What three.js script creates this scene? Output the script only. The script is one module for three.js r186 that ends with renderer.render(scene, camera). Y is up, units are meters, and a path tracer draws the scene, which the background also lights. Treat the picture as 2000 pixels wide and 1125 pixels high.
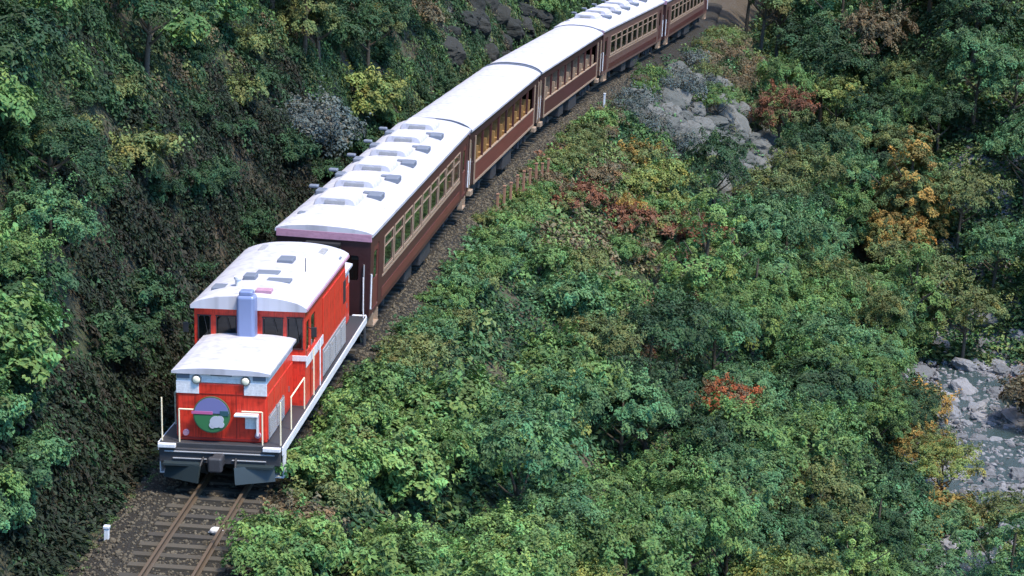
import * as THREE from 'three';
import { Sky } from 'three/addons/objects/Sky.js';
import { RoundedBoxGeometry } from 'three/addons/geometries/RoundedBoxGeometry.js';
import { mergeGeometries } from 'three/addons/utils/BufferGeometryUtils.js';
import { ImprovedNoise } from 'three/addons/math/ImprovedNoise.js';

// ---------------------------------------------------------------- camera, sky, sun, exposure
const scene = new THREE.Scene();
const camera = new THREE.PerspectiveCamera(15.95, 1024 / 576, 1, 2000);
camera.rotation.order = 'YXZ';
camera.position.set(0, 16.588, 0);
camera.rotation.set(-0.2439, 0, 0.0499);
scene.add(camera);

const sunDir = new THREE.Vector3(0.35, 0.88, 0.28).normalize();
const sky = new Sky();
sky.name = 'sky';
sky.scale.setScalar(1500);
sky.material.uniforms.sunPosition.value.copy(sunDir);
sky.material.uniforms.turbidity.value = 5;
sky.material.uniforms.rayleigh.value = 1.6;
sky.material.uniforms.mieCoefficient.value = 0.005;
sky.material.uniforms.cloudCoverage.value = 0.55;
sky.material.uniforms.cloudDensity.value = 0.6;
sky.userData = { kind: 'structure' };
scene.add(sky);
scene.environmentIntensity = 0.16;
const sun = new THREE.DirectionalLight(0xffeccf, 3.7);
sun.position.copy(sunDir).multiplyScalar(200).add(new THREE.Vector3(0, 0, -90));
sun.target.position.set(0, 0, -90);
sun.castShadow = true;
sun.shadow.radius = 19;
sun.shadow.mapSize.set(4096, 4096);
Object.assign(sun.shadow.camera, { left: -110, right: 110, top: 110, bottom: -110, near: 10, far: 450 });
scene.add(sun, sun.target);

const renderer = new THREE.WebGLRenderer({ antialias: true });
renderer.toneMapping = THREE.LinearToneMapping;
renderer.toneMappingExposure = 1.75;
renderer.shadowMap.enabled = true;

// ---------------------------------------------------------------- helpers
function rng(seed) {
  let a = seed >>> 0;
  return () => {
    a = (a + 0x6d2b79f5) | 0;
    let t = Math.imul(a ^ (a >>> 15), 1 | a);
    t = (t + Math.imul(t ^ (t >>> 7), 61 | t)) ^ t;
    return ((t ^ (t >>> 14)) >>> 0) / 4294967296;
  };
}
const noise = new ImprovedNoise();
const fbm = (x, y, z = 0) => noise.noise(x, y, z) + 0.5 * noise.noise(2.1 * x, 2.1 * y, z + 7) + 0.25 * noise.noise(4.3 * x, 4.3 * y, z + 13);
const lerp = (a, b, t) => a + (b - a) * t;
const clamp = (v, a, b) => Math.min(b, Math.max(a, v));
const smooth = (a, b, v) => { const t = clamp((v - a) / (b - a), 0, 1); return t * t * (3 - 2 * t); };
const used = {};
function numbered(n) { const k = used[n] = (used[n] ?? -1) + 1; return k ? `${n}_${String(k).padStart(3, '0')}` : n; }
const shadows = (o) => { o.castShadow = o.receiveShadow = true; return o; };
function part(name, geo, mat, parent, label) {
  const g = Array.isArray(geo) ? mergeGeometries(geo.map((x) => { const y = x.index ? x.toNonIndexed() : x; for (const k of Object.keys(y.attributes)) if (!['position', 'normal', 'uv'].includes(k)) y.deleteAttribute(k); return y; })) : geo;
  const m = shadows(new THREE.Mesh(g, mat));
  m.name = name;
  if (label) m.userData.label = label;
  parent.add(m);
  return m;
}
function thing(name, label, category, group) {
  const o = new THREE.Group();
  o.name = numbered(name);
  o.userData = { label, category };
  if (group) o.userData.group = group;
  scene.add(o);
  return o;
}
function struct(name, geo, mat) {
  const m = shadows(new THREE.Mesh(geo, mat));
  m.name = name; m.userData.kind = 'structure'; scene.add(m);
  return m;
}
const std = (r, g, b, rough = 0.6, extra = {}) => new THREE.MeshStandardMaterial({ color: new THREE.Color().setRGB(r, g, b), roughness: rough, ...extra });
const box = (w, h, d, x = 0, y = 0, z = 0, r = 0) => (r ? new RoundedBoxGeometry(w, h, d, 2, Math.min(r, w / 2.1, h / 2.1, d / 2.1)) : new THREE.BoxGeometry(w, h, d)).translate(x, y, z);
const cyl = (r0, r1, h, x, y, z, n = 14) => new THREE.CylinderGeometry(r0, r1, h, n).translate(x, y, z);
function rod(a, b, r, n = 8) {
  const A = new THREE.Vector3(...a), B = new THREE.Vector3(...b), d = B.clone().sub(A);
  const g = new THREE.CylinderGeometry(r, r, d.length(), n);
  g.applyQuaternion(new THREE.Quaternion().setFromUnitVectors(new THREE.Vector3(0, 1, 0), d.normalize()));
  return g.translate((A.x + B.x) / 2, (A.y + B.y) / 2, (A.z + B.z) / 2);
}
// a flat wall in the local x-y plane with window holes [x0, y0, x1, y1], t thick towards +z
function wall(x0, y0, x1, y1, holes, t) {
  const s = new THREE.Shape([[x0, y0], [x1, y0], [x1, y1], [x0, y1]].map((q) => new THREE.Vector2(...q)));
  for (const [a, b, c, d] of holes) {
    const r = 0.05, h = new THREE.Path();
    h.moveTo(a + r, b); h.lineTo(c - r, b); h.lineTo(c, b + r); h.lineTo(c, d - r); h.lineTo(c - r, d); h.lineTo(a + r, d); h.lineTo(a, d - r); h.lineTo(a, b + r); h.lineTo(a + r, b);
    s.holes.push(h);
  }
  return new THREE.ExtrudeGeometry(s, { depth: t, bevelEnabled: false });
}
// an arched roof sheet along z: half width hw, eave height y, rise of the crown; the ends slope down by drop over len
function archRoof(z0, z1, hw, y, rise, t, drop = 0, len = 0.6, nx = 16) {
  const zs = drop ? [z0, z0 + len * 0.25, z0 + len * 0.6, z0 + len, ...Array.from({ length: 7 }, (_, i) => lerp(z0 + len, z1 - len, (i + 1) / 8)), z1 - len, z1 - len * 0.6, z1 - len * 0.25, z1] : [z0, lerp(z0, z1, 0.33), lerp(z0, z1, 0.66), z1];
  const P = [], I = [], ring = 2 * (nx + 1);
  for (const z of zs) {
    const e = drop ? Math.min(z - z0, z1 - z) : len, k = drop ? 1 - Math.pow(1 - clamp(e / len, 0, 1), 2) : 1;
    const rs = rise * lerp(1 - drop, 1, k);
    const top = (u) => y + rs * Math.pow(Math.max(0, 1 - Math.pow(Math.abs(u), 2.5)), 0.75);
    for (let i = 0; i <= nx; i++) { const u = -1 + (2 * i) / nx; P.push(u * hw, top(u), z); }
    for (let i = nx; i >= 0; i--) { const u = -1 + (2 * i) / nx; P.push(u * hw, y - t, z); }
  }
  for (let j = 0; j < zs.length - 1; j++) for (let i = 0; i < ring; i++) {
    const a = j * ring + i, b = j * ring + ((i + 1) % ring), c = a + ring, d = b + ring;
    I.push(a, c, b, b, c, d);
  }
  const caps = [0, (zs.length - 1) * ring];
  for (const [n, o] of caps.entries()) for (let i = 1; i < ring - 1; i++) n ? I.push(o, o + i + 1, o + i) : I.push(o, o + i, o + i + 1);
  let g = new THREE.BufferGeometry();
  g.setAttribute('position', new THREE.Float32BufferAttribute(P, 3));
  g.setAttribute('uv', new THREE.Float32BufferAttribute(P.flatMap((v, i) => (i % 3 === 1 ? [] : [v * 0.5])), 2));
  g.setIndex(I);
  g = g.toNonIndexed(); g.computeVertexNormals();
  return g;
}
function canvasNoise(size, fn) {
  const d = new Uint8Array(size * size * 4);
  for (let y = 0; y < size; y++) for (let x = 0; x < size; x++) {
    const v = fn(x / size, y / size), o = (y * size + x) * 4;
    d[o] = d[o + 1] = d[o + 2] = clamp(v * 255, 0, 255); d[o + 3] = 255;
  }
  const t = new THREE.DataTexture(d, size, size);
  t.wrapS = t.wrapT = THREE.RepeatWrapping; t.magFilter = THREE.LinearFilter; t.minFilter = THREE.LinearMipmapLinearFilter; t.generateMipmaps = true; t.needsUpdate = true;
  return t;
}
// grime: mostly white, with streaks and blotches; multiplies paint colours
const grimeMap = canvasNoise(256, (u, v) => {
  const n = fbm(u * 6, v * 6, 2), s = fbm(u * 22, v * 2.2, 5);
  return 0.93 + 0.07 * n - 0.09 * Math.max(0, s) - (fbm(u * 30, v * 30, 9) > 0.75 ? 0.1 : 0);
});
grimeMap.colorSpace = THREE.SRGBColorSpace;

// roof paint: soot along the crown in soft streaks across, lap joints
const roofMap = canvasNoise(512, (u, v) => 0.96 - 0.15 * Math.max(0, fbm(u * 3, v * 26, 31)) - 0.12 * Math.max(0, fbm(u * 9, v * 9, 37)) - (fbm(u * 40, v * 40, 41) > 0.8 ? 0.12 : 0));
roofMap.colorSpace = THREE.SRGBColorSpace;
// red paint: rain streaks, dust low down
const paintMap = canvasNoise(512, (u, v) => 0.95 - 0.26 * Math.max(0, fbm(u * 40, v * 2.5, 51)) - 0.2 * Math.max(0, fbm(u * 7, v * 7, 57)) - (fbm(u * 60, v * 60, 61) > 0.85 ? 0.2 : 0));
paintMap.colorSpace = THREE.SRGBColorSpace;

// ---------------------------------------------------------------- the line of the track
const GRADE = -0.0073, TRACK0 = { x: -6.578, z: -44.787, th: 0.0618, k0: 0.00203, k1: 2e-6 };
const S0 = -90, DS = 0.5, NS = 760, TX = [], TZ = [], TT = [];
{
  const at0 = Math.round(-S0 / DS);
  for (let i = 0; i < NS; i++) { const s = S0 + i * DS; TT.push(TRACK0.th + TRACK0.k0 * s + (TRACK0.k1 * s * s) / 2 - 0.00018 * Math.pow(clamp(s - 84, 0, 34), 2)); }
  TX[at0] = TRACK0.x; TZ[at0] = TRACK0.z;
  for (let i = at0 + 1; i < NS; i++) { const t = (TT[i] + TT[i - 1]) / 2; TX[i] = TX[i - 1] + Math.sin(t) * DS; TZ[i] = TZ[i - 1] - Math.cos(t) * DS; }
  for (let i = at0 - 1; i >= 0; i--) { const t = (TT[i] + TT[i + 1]) / 2; TX[i] = TX[i + 1] - Math.sin(t) * DS; TZ[i] = TZ[i + 1] + Math.cos(t) * DS; }
}
function track(s) {
  const f = clamp((s - S0) / DS, 0, NS - 1.001), i = Math.floor(f), t = f - i;
  return { x: lerp(TX[i], TX[i + 1], t), z: lerp(TZ[i], TZ[i + 1], t), th: lerp(TT[i], TT[i + 1], t), y: GRADE * s };
}
// a point at distance s along the track, d metres to its valley side
function at(s, d) { const t = track(s); return { x: t.x + Math.cos(t.th) * d, z: t.z + Math.sin(t.th) * d, y: t.y }; }

// height of the ground at (s, d)
function ground(s, d) {
  const y = GRADE * s;
  let h;
  if (d < -3.1) {
    const u = -d - 3.1, n = 0.9 * fbm(s * 0.14, u * 0.25, 3) + 0.55 * fbm(s * 0.42, u * 0.55, 9);
    h = (u < 6.5 ? 1.65 * u : 10.7 + 0.95 * (u - 6.5)) - 0.3;
    h += n * smooth(0, 2, u) * (1 + 0.05 * u);
    if (u > 60) h = h - (u - 60) * 0.5;
  } else if (d < 2.3) h = -0.34 - 0.1 * smooth(1.8, 2.3, d);
  else {
    const a = shoulder(s), n = 0.35 * fbm(s * 0.2, d * 0.25, 21);
    const bed = -14.2;
    if (d < a) h = -0.44 + 0.1 * n * smooth(2.3, 2.8, d);
    else h = Math.max(-0.44 - 0.78 * (d - Math.max(a, 2.3)), bed + 0.25 * fbm(s * 0.5, d * 0.5, 33)) + n * smooth(a, a + 2, d);
    if (d > 31) h = bed + 0.72 * (d - 31) + n * 2;
    if (d > 90) h -= 0.45 * (d - 90);
    const q = s - 76 + 0.25 * Math.max(0, 20 - d);                       // the spur that closes the valley behind the bend
    if (q > 0) { const k = smooth(9, 22, d); h = Math.max(h, lerp(h, bed + 0.5 * q + n * 2, k)); if (q > 110) h = Math.min(h, 60); }
  }
  return y + h;
}
function shoulder(s) { return lerp(1.95, 2.6, smooth(9, 24, s)); }

// ---------------------------------------------------------------- ground sheet, ballast, river
{
  const ss = [], dd = [];
  for (let s = -84; s < -12; s += 6) ss.push(s);
  for (let s = -12; s < 120; s += 0.8) ss.push(s);
  for (let s = 120; s < 285; s += 3) ss.push(s);
  for (let d = -150; d < -24; d += 6) dd.push(d);
  for (let d = -24; d < -2.9; d += 0.55) dd.push(d);
  for (let d = -2.9; d < 6; d += 0.4) dd.push(d);
  for (let d = 6; d < 40; d += 0.7) dd.push(d);
  for (let d = 40; d <= 180; d += 5) dd.push(d);
  const P = [], C = [], U = [], I = [], nd = dd.length;
  const soil = [0.075, 0.062, 0.04], moss = [0.03, 0.05, 0.018], rock = [0.07, 0.072, 0.066], bed = [0.2, 0.2, 0.21];
  for (const s of ss) for (const d of dd) {
    const p = at(s, d), h = ground(s, d);
    P.push(p.x, h, p.z); U.push(s * 0.5, d * 0.5);
    const n = 0.5 + 0.5 * fbm(s * 0.35, d * 0.35, 50), m = 0.5 + 0.5 * fbm(s * 0.09, d * 0.09, 60);
    let c = soil.map((v, i) => lerp(v, moss[i], smooth(0.35, 0.75, n)));
    const rocky = d < -2.9 && d > -11 ? smooth(52, 64, s) * (1 - smooth(86, 96, s)) * 0.9 + 0.5 * smooth(0.55, 0.8, m) : (d > 2.9 && d < 12 ? smooth(68, 76, s) * (1 - smooth(92, 102, s)) : 0);
    c = c.map((v, i) => lerp(v, rock[i] * (0.7 + 0.6 * n), clamp(rocky, 0, 1)));
    if (d > 19 && d < 33 && s < 100) c = c.map((v, i) => lerp(v, bed[i] * (0.7 + 0.6 * n), smooth(19, 21, d) * (1 - smooth(30, 32, d))));
    if (s > 88 && Math.abs(d) < 14) c = c.map((v, i) => lerp(v, [0.07, 0.052, 0.034][i] * (0.6 + 0.8 * n), smooth(88, 94, s) * 0.8));
    if (d > 1.8 && d < 5 && s < 92) c = c.map((v, i) => lerp(v, [0.175, 0.15, 0.092][i] * (0.6 + 0.8 * n), 0.8 * (1 - smooth(shoulder(s) - 0.4, shoulder(s) + 0.6, d))));
    C.push(...c);
  }
  for (let i = 0; i < ss.length - 1; i++) for (let j = 0; j < nd - 1; j++) {
    const a = i * nd + j, b = a + 1, c = a + nd, e = c + 1;
    I.push(a, b, c, b, e, c);
  }
  const g = new THREE.BufferGeometry();
  g.setAttribute('position', new THREE.Float32BufferAttribute(P, 3));
  g.setAttribute('color', new THREE.Float32BufferAttribute(C, 3));
  g.setAttribute('uv', new THREE.Float32BufferAttribute(U, 2));
  g.setIndex(I); g.computeVertexNormals();
  const bump = canvasNoise(512, (u, v) => 0.5 + 0.3 * fbm(u * 16, v * 16, 70) + 0.12 * fbm(u * 60, v * 60, 80));
  struct('ground', g, new THREE.MeshStandardMaterial({ vertexColors: true, roughness: 0.95, bumpMap: bump, bumpScale: 0.12 }));
}
// sweep of a profile [[d, y], ...] along the track
function sweep(profile, s0, s1, ds, jitter = 0) {
  const P = [], U = [], I = [], n = profile.length, m = Math.round((s1 - s0) / ds);
  for (let i = 0; i <= m; i++) {
    const s = s0 + ((s1 - s0) * i) / m;
    for (const [d, y] of profile) { const p = at(s, d); P.push(p.x, p.y + y + (jitter ? jitter * fbm(s * 2.3, d * 2.3, 4) : 0), p.z); U.push(s, d); }
  }
  for (let i = 0; i < m; i++) for (let j = 0; j < n - 1; j++) { const a = i * n + j, b = a + 1, c = a + n, e = c + 1; I.push(a, b, c, b, e, c); }
  const g = new THREE.BufferGeometry();
  g.setAttribute('position', new THREE.Float32BufferAttribute(P, 3));
  g.setAttribute('uv', new THREE.Float32BufferAttribute(U, 2));
  g.setIndex(I); g.computeVertexNormals();
  return g;
}
{
  const prof = []; for (let d = -2.5; d <= 2.01; d += 0.25) prof.push([d, Math.abs(d) > 1.6 ? -0.06 - (Math.abs(d) - 1.6) * 0.42 : -0.06]);
  prof.push([2.12, -0.52]);
  const tex = canvasNoise(512, (u, v) => 0.62 + 0.3 * fbm(u * 24, v * 24, 90) + 0.2 * fbm(u * 80, v * 80, 95)); tex.colorSpace = THREE.SRGBColorSpace;
  struct('track_bed', sweep(prof, -30, 130, 0.5, 0.025), std(0.066, 0.056, 0.037, 0.95, { map: tex, bumpMap: tex, bumpScale: 0.05 }));
}
{
  const wp = []; for (let d = 21.5; d <= 31; d += 0.5) wp.push([d, 0]);
  const g = sweep(wp, -80, 92, 1);
  const pos = g.attributes.position;
  for (let i = 0; i < pos.count; i++) { const s = (i / wp.length | 0) - 80; pos.setY(i, GRADE * s - 14.05 + 0.05 * fbm(pos.getX(i) * 1.3, pos.getZ(i) * 1.3, 1)); }
  g.computeVertexNormals();
  const rip = canvasNoise(256, (u, v) => 0.5 + 0.35 * fbm(u * 12, v * 12, 17));
  struct('river', g, new THREE.MeshPhysicalMaterial({ color: new THREE.Color().setRGB(0.035, 0.06, 0.06), roughness: 0.15, bumpMap: rip, bumpScale: 0.06 }));
}

// ---------------------------------------------------------------- railway track
const M = {
  darkRed: std(0.28, 0.02, 0.015, 0.5),
  rail: std(0.14, 0.1, 0.065, 0.55, { metalness: 0.4 }), sleeper: std(0.055, 0.047, 0.034, 0.9),
  paleBrown: std(0.15, 0.085, 0.07, 0.45, { map: grimeMap }),
  white: std(0.82, 0.82, 0.84, 0.42, { map: grimeMap }), red: std(0.74, 0.047, 0.024, 0.38, { map: paintMap }),
  roofWhite: std(0.58, 0.57, 0.62, 0.52, { map: roofMap }), grey: std(0.35, 0.35, 0.36, 0.55, { map: grimeMap }), slate: std(0.14, 0.16, 0.2, 0.5),
  black: std(0.02, 0.02, 0.022, 0.6), iron: std(0.045, 0.045, 0.05, 0.6, { map: grimeMap }), plough: std(0.024, 0.036, 0.04, 0.45),
  steel: std(0.3, 0.3, 0.31, 0.35, { metalness: 0.7 }), cream: std(0.78, 0.68, 0.47, 0.5), stack: std(0.20, 0.25, 0.42, 0.35, { metalness: 0.2 }),  // stack carries the blue of reflected sky in its colour
  glass: new THREE.MeshPhysicalMaterial({ color: new THREE.Color().setRGB(0.012, 0.014, 0.013), transmission: 0.5, thickness: 0, roughness: 0.05, ior: 1.5 }),
  lens: new THREE.MeshPhysicalMaterial({ color: new THREE.Color().setRGB(0.9, 0.85, 0.65), roughness: 0.1, clearcoat: 1 }),
  brown: std(0.088, 0.026, 0.025, 0.42, { map: grimeMap }), darkBrown: std(0.045, 0.014, 0.015, 0.45, { map: grimeMap }),
  tan: std(0.42, 0.30, 0.21, 0.5, { map: grimeMap }), wood: std(0.30, 0.17, 0.06, 0.55), interior: std(0.12, 0.09, 0.06, 0.8), mauve: std(0.50, 0.27, 0.36, 0.45, { map: grimeMap }),
  brick: std(0.17, 0.046, 0.036, 0.42, { map: grimeMap }),
};
{
  const t = thing('railway_track', 'single curving railway track with brown rails on dark sleepers in a ballast bed', 'railway track');
  for (const c of [-0.533, 0.533]) {
    const prof = [[-0.065, -0.01], [-0.06, 0.012], [-0.012, 0.03], [-0.012, 0.1], [-0.034, 0.112], [-0.034, 0.145], [-0.026, 0.15], [0.026, 0.15], [0.034, 0.145], [0.034, 0.112], [0.012, 0.1], [0.012, 0.03], [0.06, 0.012], [0.065, -0.01]].map(([d, y]) => [c + d, y]);
    part('rail', sweep(prof, -30, 128, 1), M.rail, t);
  }
  const r = rng(11), sg = [0, 1, 2].map((k) => new RoundedBoxGeometry(2.05 + 0.04 * k, 0.14, 0.21, 1, 0.012));
  const sm = [M.sleeper, std(0.066, 0.056, 0.04, 0.9), std(0.046, 0.04, 0.031, 0.9)];
  for (let s = -14; s < 100; s += 0.62) {
    const p = at(s + 0.05 * (r() - 0.5), 0.04 * (r() - 0.5)), q = track(s);
    const m = part('sleeper', sg[(r() * 3) | 0], sm[(r() * 3) | 0], t);
    m.position.set(p.x, p.y - 0.072, p.z); m.rotation.y = -q.th + 0.02 * (r() - 0.5);
  }
}
{
  const r = rng(5), g = new THREE.IcosahedronGeometry(1, 0), N = 15000;
  const im = new THREE.InstancedMesh(g, std(1, 1, 1, 0.95), N);
  const m4 = new THREE.Matrix4(), q = new THREE.Quaternion(), e = new THREE.Euler(), v = new THREE.Vector3(), sc = new THREE.Vector3(), col = new THREE.Color();
  for (let i = 0; i < N; i++) {
    const near = i < 9000, s = near ? -13 + 24 * r() : 8 + 75 * r(), d = near ? -2.6 + 4.7 * r() : 1.1 + 1.15 * r();
    const p = at(s, d), a = Math.abs(d), y = p.y + (a < 1.6 ? -0.06 : a < 2.5 ? -0.06 - (a - 1.6) * 0.42 : -0.36);
    const k = 0.025 + 0.045 * r() * r() + (near ? 0 : 0.02 * r());
    m4.compose(v.set(p.x, y, p.z), q.setFromEuler(e.set(r() * 6, r() * 6, r() * 6)), sc.set(k * (0.7 + 0.6 * r()), k * (0.6 + 0.4 * r()), k * (0.7 + 0.6 * r())));
    im.setMatrixAt(i, m4);
    const b = 0.6 + 0.9 * r();
    im.setColorAt(i, col.setRGB(0.082 * b, 0.068 * b, 0.045 * b));
  }
  im.name = 'ballast_stones'; im.userData = { kind: 'stuff', label: 'brown grey ballast stones spread around the sleepers and along the track shoulder', category: 'ballast' };
  shadows(im); scene.add(im);
}

// ---------------------------------------------------------------- train
function vehicle(name, label, category, s0, s1, group) {
  const L = s1 - s0, a = at(s0 + 0.15 * L, 0), b = at(s0 + 0.85 * L, 0);
  const o = thing(name, label, category, group);
  o.rotation.order = 'YXZ';
  o.position.set((a.x + b.x) / 2, GRADE * (s0 + s1) / 2, (a.z + b.z) / 2);
  o.rotation.y = -Math.atan2(b.x - a.x, -(b.z - a.z));
  o.rotation.x = Math.atan(GRADE);
  return o;
}
const wheelGeo = new THREE.CylinderGeometry(0.43, 0.43, 0.13, 24).rotateZ(Math.PI / 2), flangeGeo = new THREE.CylinderGeometry(0.46, 0.46, 0.03, 24).rotateZ(Math.PI / 2);
function bogie(parent, z, axles, len) {
  const f = [];
  for (const x of [-0.98, 0.98]) { f.push(box(0.12, 0.28, len, x, 0.62, 0, 0.04)); for (const a of axles) f.push(box(0.2, 0.3, 0.34, x * 1.06, 0.56, a, 0.05)); f.push(box(0.16, 0.4, 0.5, x * 1.05, 0.66, 0, 0.06)); }
  f.push(box(1.9, 0.2, 0.5, 0, 0.66, 0));
  const b = part('bogie', f, M.iron, parent); b.position.z = z;
  for (const a of axles) for (const x of [-0.6, 0.6]) {
    const w = part('wheel', [wheelGeo.clone(), flangeGeo.clone().translate(x > 0 ? -0.07 : 0.07, 0, 0)], M.steel, b);
    w.position.set(x, 0.58, a);
  }
  return b;
}

// locomotive: local z runs towards its front, S(s) turns metres behind the front coupler into local z
{
  const L0 = 13.7, S = (s) => L0 / 2 - s;
  const t = vehicle('diesel_locomotive', 'red and white diesel locomotive with a round head mark pulling the train', 'locomotive', 0, L0);
  t.rotation.z = 0.03;                                                    // it leans on the canted curve
  // underframe
  part('deck', [box(2.9, 0.13, 12.5, 0, 1.14, S(6.85), 0.02)], M.iron, t);
  for (const x of [-1.465, 1.465]) part('sill_stripe', box(0.03, 0.2, 12.5, x, 1.1, S(6.85), 0.008), M.white, t, 'white stripe along the edge of the deck');
  part('frame', [box(2.2, 0.3, 12.2, 0, 0.92, S(6.85)), box(1.9, 0.55, 2.2, 0, 0.62, S(6.6), 0.08)], M.black, t);
  for (const [s, f] of [[0.58, 1], [13.12, -1]]) {
    part('buffer_beam', box(2.86, 0.34, 0.12, 0, 0.92, S(s), 0.02), M.iron, t);
    part('coupler', [box(0.26, 0.3, 0.5, 0, 0.88, S(s - 0.3 * f), 0.06), box(0.34, 0.36, 0.2, 0, 0.88, S(s - 0.5 * f), 0.06)], M.iron, t);
    for (const x of [-0.85, 0.85]) {
      const g = new THREE.BoxGeometry(0.95, 0.4, 0.07, 4, 1, 1); g.rotateX(-0.28 * f); g.rotateY((x > 0 ? 0.42 : -0.42) * f);
      part('snow_plough', [g.translate(x, 0.58, S(s - 0.2 * f)), box(0.9, 0.05, 0.3, x, 0.76, S(s - 0.12 * f))], M.plough, t);
      part('air_hose', new THREE.TubeGeometry(new THREE.CatmullRomCurve3([[x * 0.45, 0.9, S(s - 0.06 * f)], [x * 0.5, 0.7, S(s - 0.3 * f)], [x * 0.55, 0.45, S(s - 0.3 * f)], [x * 0.6, 0.5, S(s - 0.12 * f)]].map((q) => new THREE.Vector3(...q))), 12, 0.03, 6), M.black, t);
    }
    for (const x of [-1.3, 1.3]) {
      part('step', [box(0.32, 0.03, 0.3, x, 0.42, S(s + 0.3 * f)), box(0.32, 0.03, 0.3, x, 0.74, S(s + 0.3 * f)), box(0.03, 0.75, 0.3, x - 0.16, 0.78, S(s + 0.3 * f)), box(0.03, 0.75, 0.3, x + 0.16, 0.78, S(s + 0.3 * f))], f > 0 ? M.white : M.iron, t);
      part('corner_plate', box(0.42, 0.1, 0.12, x * 0.95, 1.16, S(s - 0.08 * f), 0.02), M.white, t);
    }
  }
  bogie(t, S(2.6), [-0.95, 0.95], 2.7); bogie(t, S(10.6), [-1.5, 0, 1.5], 3.8);
  // pipes and lamps on the buffer beam, panel seams on the nose
  part('nose_seam', [box(0.012, 1.2, 0.012, -0.62, 1.85, S(0.815)), box(0.012, 1.2, 0.012, 0.35, 1.85, S(0.815)), box(2.0, 0.012, 0.012, 0, 2.36, S(0.815)), box(2.0, 0.05, 0.02, 0, 1.27, S(0.813))], M.darkRed, t);
  part('pipe', [rod([-1.3, 1.02, S(0.5)], [1.3, 1.02, S(0.5)], 0.02), rod([-1.1, 0.86, S(0.5)], [-0.3, 0.86, S(0.5)], 0.018), rod([0.3, 0.86, S(0.5)], [1.1, 0.86, S(0.5)], 0.018)], M.grey, t);
  for (const x of [-0.85, 0.85]) part('tail_lamp', new THREE.CylinderGeometry(0.07, 0.08, 0.06, 14).rotateX(Math.PI / 2).translate(x, 1.4, S(0.8)), M.mauve, t);
  // front hood
  const hood = (s0, s1, front) => {
    const z = S((s0 + s1) / 2), l = s1 - s0, hz = S(front > 0 ? s0 : s1);
    const h = part('hood', [box(2.12, 1.42, l, 0, 1.91, z, 0.05)], M.red, t);
    part('white_band', [box(2.14, 0.26, l + 0.01, 0, 2.74, z, 0.03)], M.white, h);
    part('hood_roof', archRoof(z - l / 2 - 0.08, z + l / 2 + 0.08, 1.16, 2.9, 0.15, 0.06, 0.45, 0.5, 12), M.roofWhite, t, 'white roof of the low hood');
    // deep corners of the band on the end, with a lamp in each
    for (const x of [-0.8, 0.8]) {
      part('band_corner', box(0.54, 0.3, 0.03, x, 2.5, hz + front * 0.008, 0.01), M.white, h);
      const lamp = part('headlight', new THREE.CylinderGeometry(0.11, 0.12, 0.07, 18).rotateX(Math.PI / 2).translate(x * 0.72, 2.7, hz + front * 0.02), M.steel, t);
      part('lens', new THREE.SphereGeometry(0.095, 14, 8, 0, 6.3, 0, 1.2).rotateX(Math.PI / 2 * front).scale(1, 1, 0.45).translate(x * 0.72, 2.7, hz + front * 0.05), M.lens, lamp);
      part('marker_window', box(0.3, 0.13, 0.03, x * 1.12, 2.78, hz + front * 0.012), M.slate, t);
    }
    part('vent_slot', box(0.5, 0.05, 0.03, 0, 2.82, hz + front * 0.012), M.slate, t);
    // doors in the hood sides
    for (const x of [-1, 1]) for (let k = 0; k < 4; k++) {
      const dz = z - l / 2 + l * (k + 0.5) / 4;
      const d = part('hood_door', box(0.025, 1.05, l / 4 - 0.06, x * 1.065, 1.82, dz, 0.01), M.red, t);
      part('handle', box(0.03, 0.14, 0.03, x * 1.085, 1.8, dz + 0.2), M.steel, d);
    }
  };
  hood(0.82, 3.95, 1);
  // side grilles low on the hood
  for (const x of [-1, 1]) for (let k = 0; k < 2; k++) {
    const g = []; for (let i = 0; i < 9; i++) g.push(box(0.03, 0.035, 0.8, x * 1.095, 1.33 + i * 0.055, S(1.35 + k * 0.95)));
    part('louvre_panel', [box(0.012, 0.56, 0.86, x * 1.085, 1.55, S(1.35 + k * 0.95)), ...g], M.grey, t);
  }
  // cab
  const c0 = 3.95, c1 = 6.35, hw = 1.38;
  const cab = part('cab', [
    wall(-hw, 1.2, hw, 3.7, [[-1.28, 2.76, -0.98, 3.42], [-0.82, 2.9, -0.34, 3.42], [0.34, 2.9, 0.82, 3.42], [0.95, 2.66, 1.31, 3.44]], 0.06).translate(0, 0, S(c0) - 0.06),
    ...[-1, 1].map((x) => wall(S(c1), 1.2, S(c0) - 0.06, 3.7, [[S(5.35), 2.5, S(4.75), 3.3], [S(4.55), 2.55, S(4.12), 3.3]], 0.05).rotateY(-Math.PI / 2).translate(x > 0 ? hw : -hw + 0.05, 0, 0)),
    box(2 * hw, 2.5, 0.05, 0, 2.45, S(c1)),
  ], M.red, t);
  for (const [a, b, c, d] of [[-1.28, 2.76, -0.98, 3.42], [-0.82, 2.9, -0.34, 3.42], [0.34, 2.9, 0.82, 3.42], [0.95, 2.66, 1.31, 3.44]]) {
    const w = part('window', box(c - a + 0.02, d - b + 0.02, 0.012, (a + c) / 2, (b + d) / 2, S(c0) - 0.035), M.glass, t);
    part('frame', [box(c - a + 0.06, 0.025, 0.02, (a + c) / 2, b - 0.006, S(c0) + 0.008), box(c - a + 0.06, 0.025, 0.02, (a + c) / 2, d + 0.006, S(c0) + 0.008), box(0.025, d - b, 0.02, a, (b + d) / 2, S(c0) + 0.009), box(0.025, d - b, 0.02, c, (b + d) / 2, S(c0) + 0.009)], M.black, w);
    part('wiper', rod([(a + c) / 2, d, S(c0) + 0.03], [(a + c) / 2 + 0.1, b + 0.15, S(c0) + 0.03], 0.008, 5), M.black, w);
  }
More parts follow.
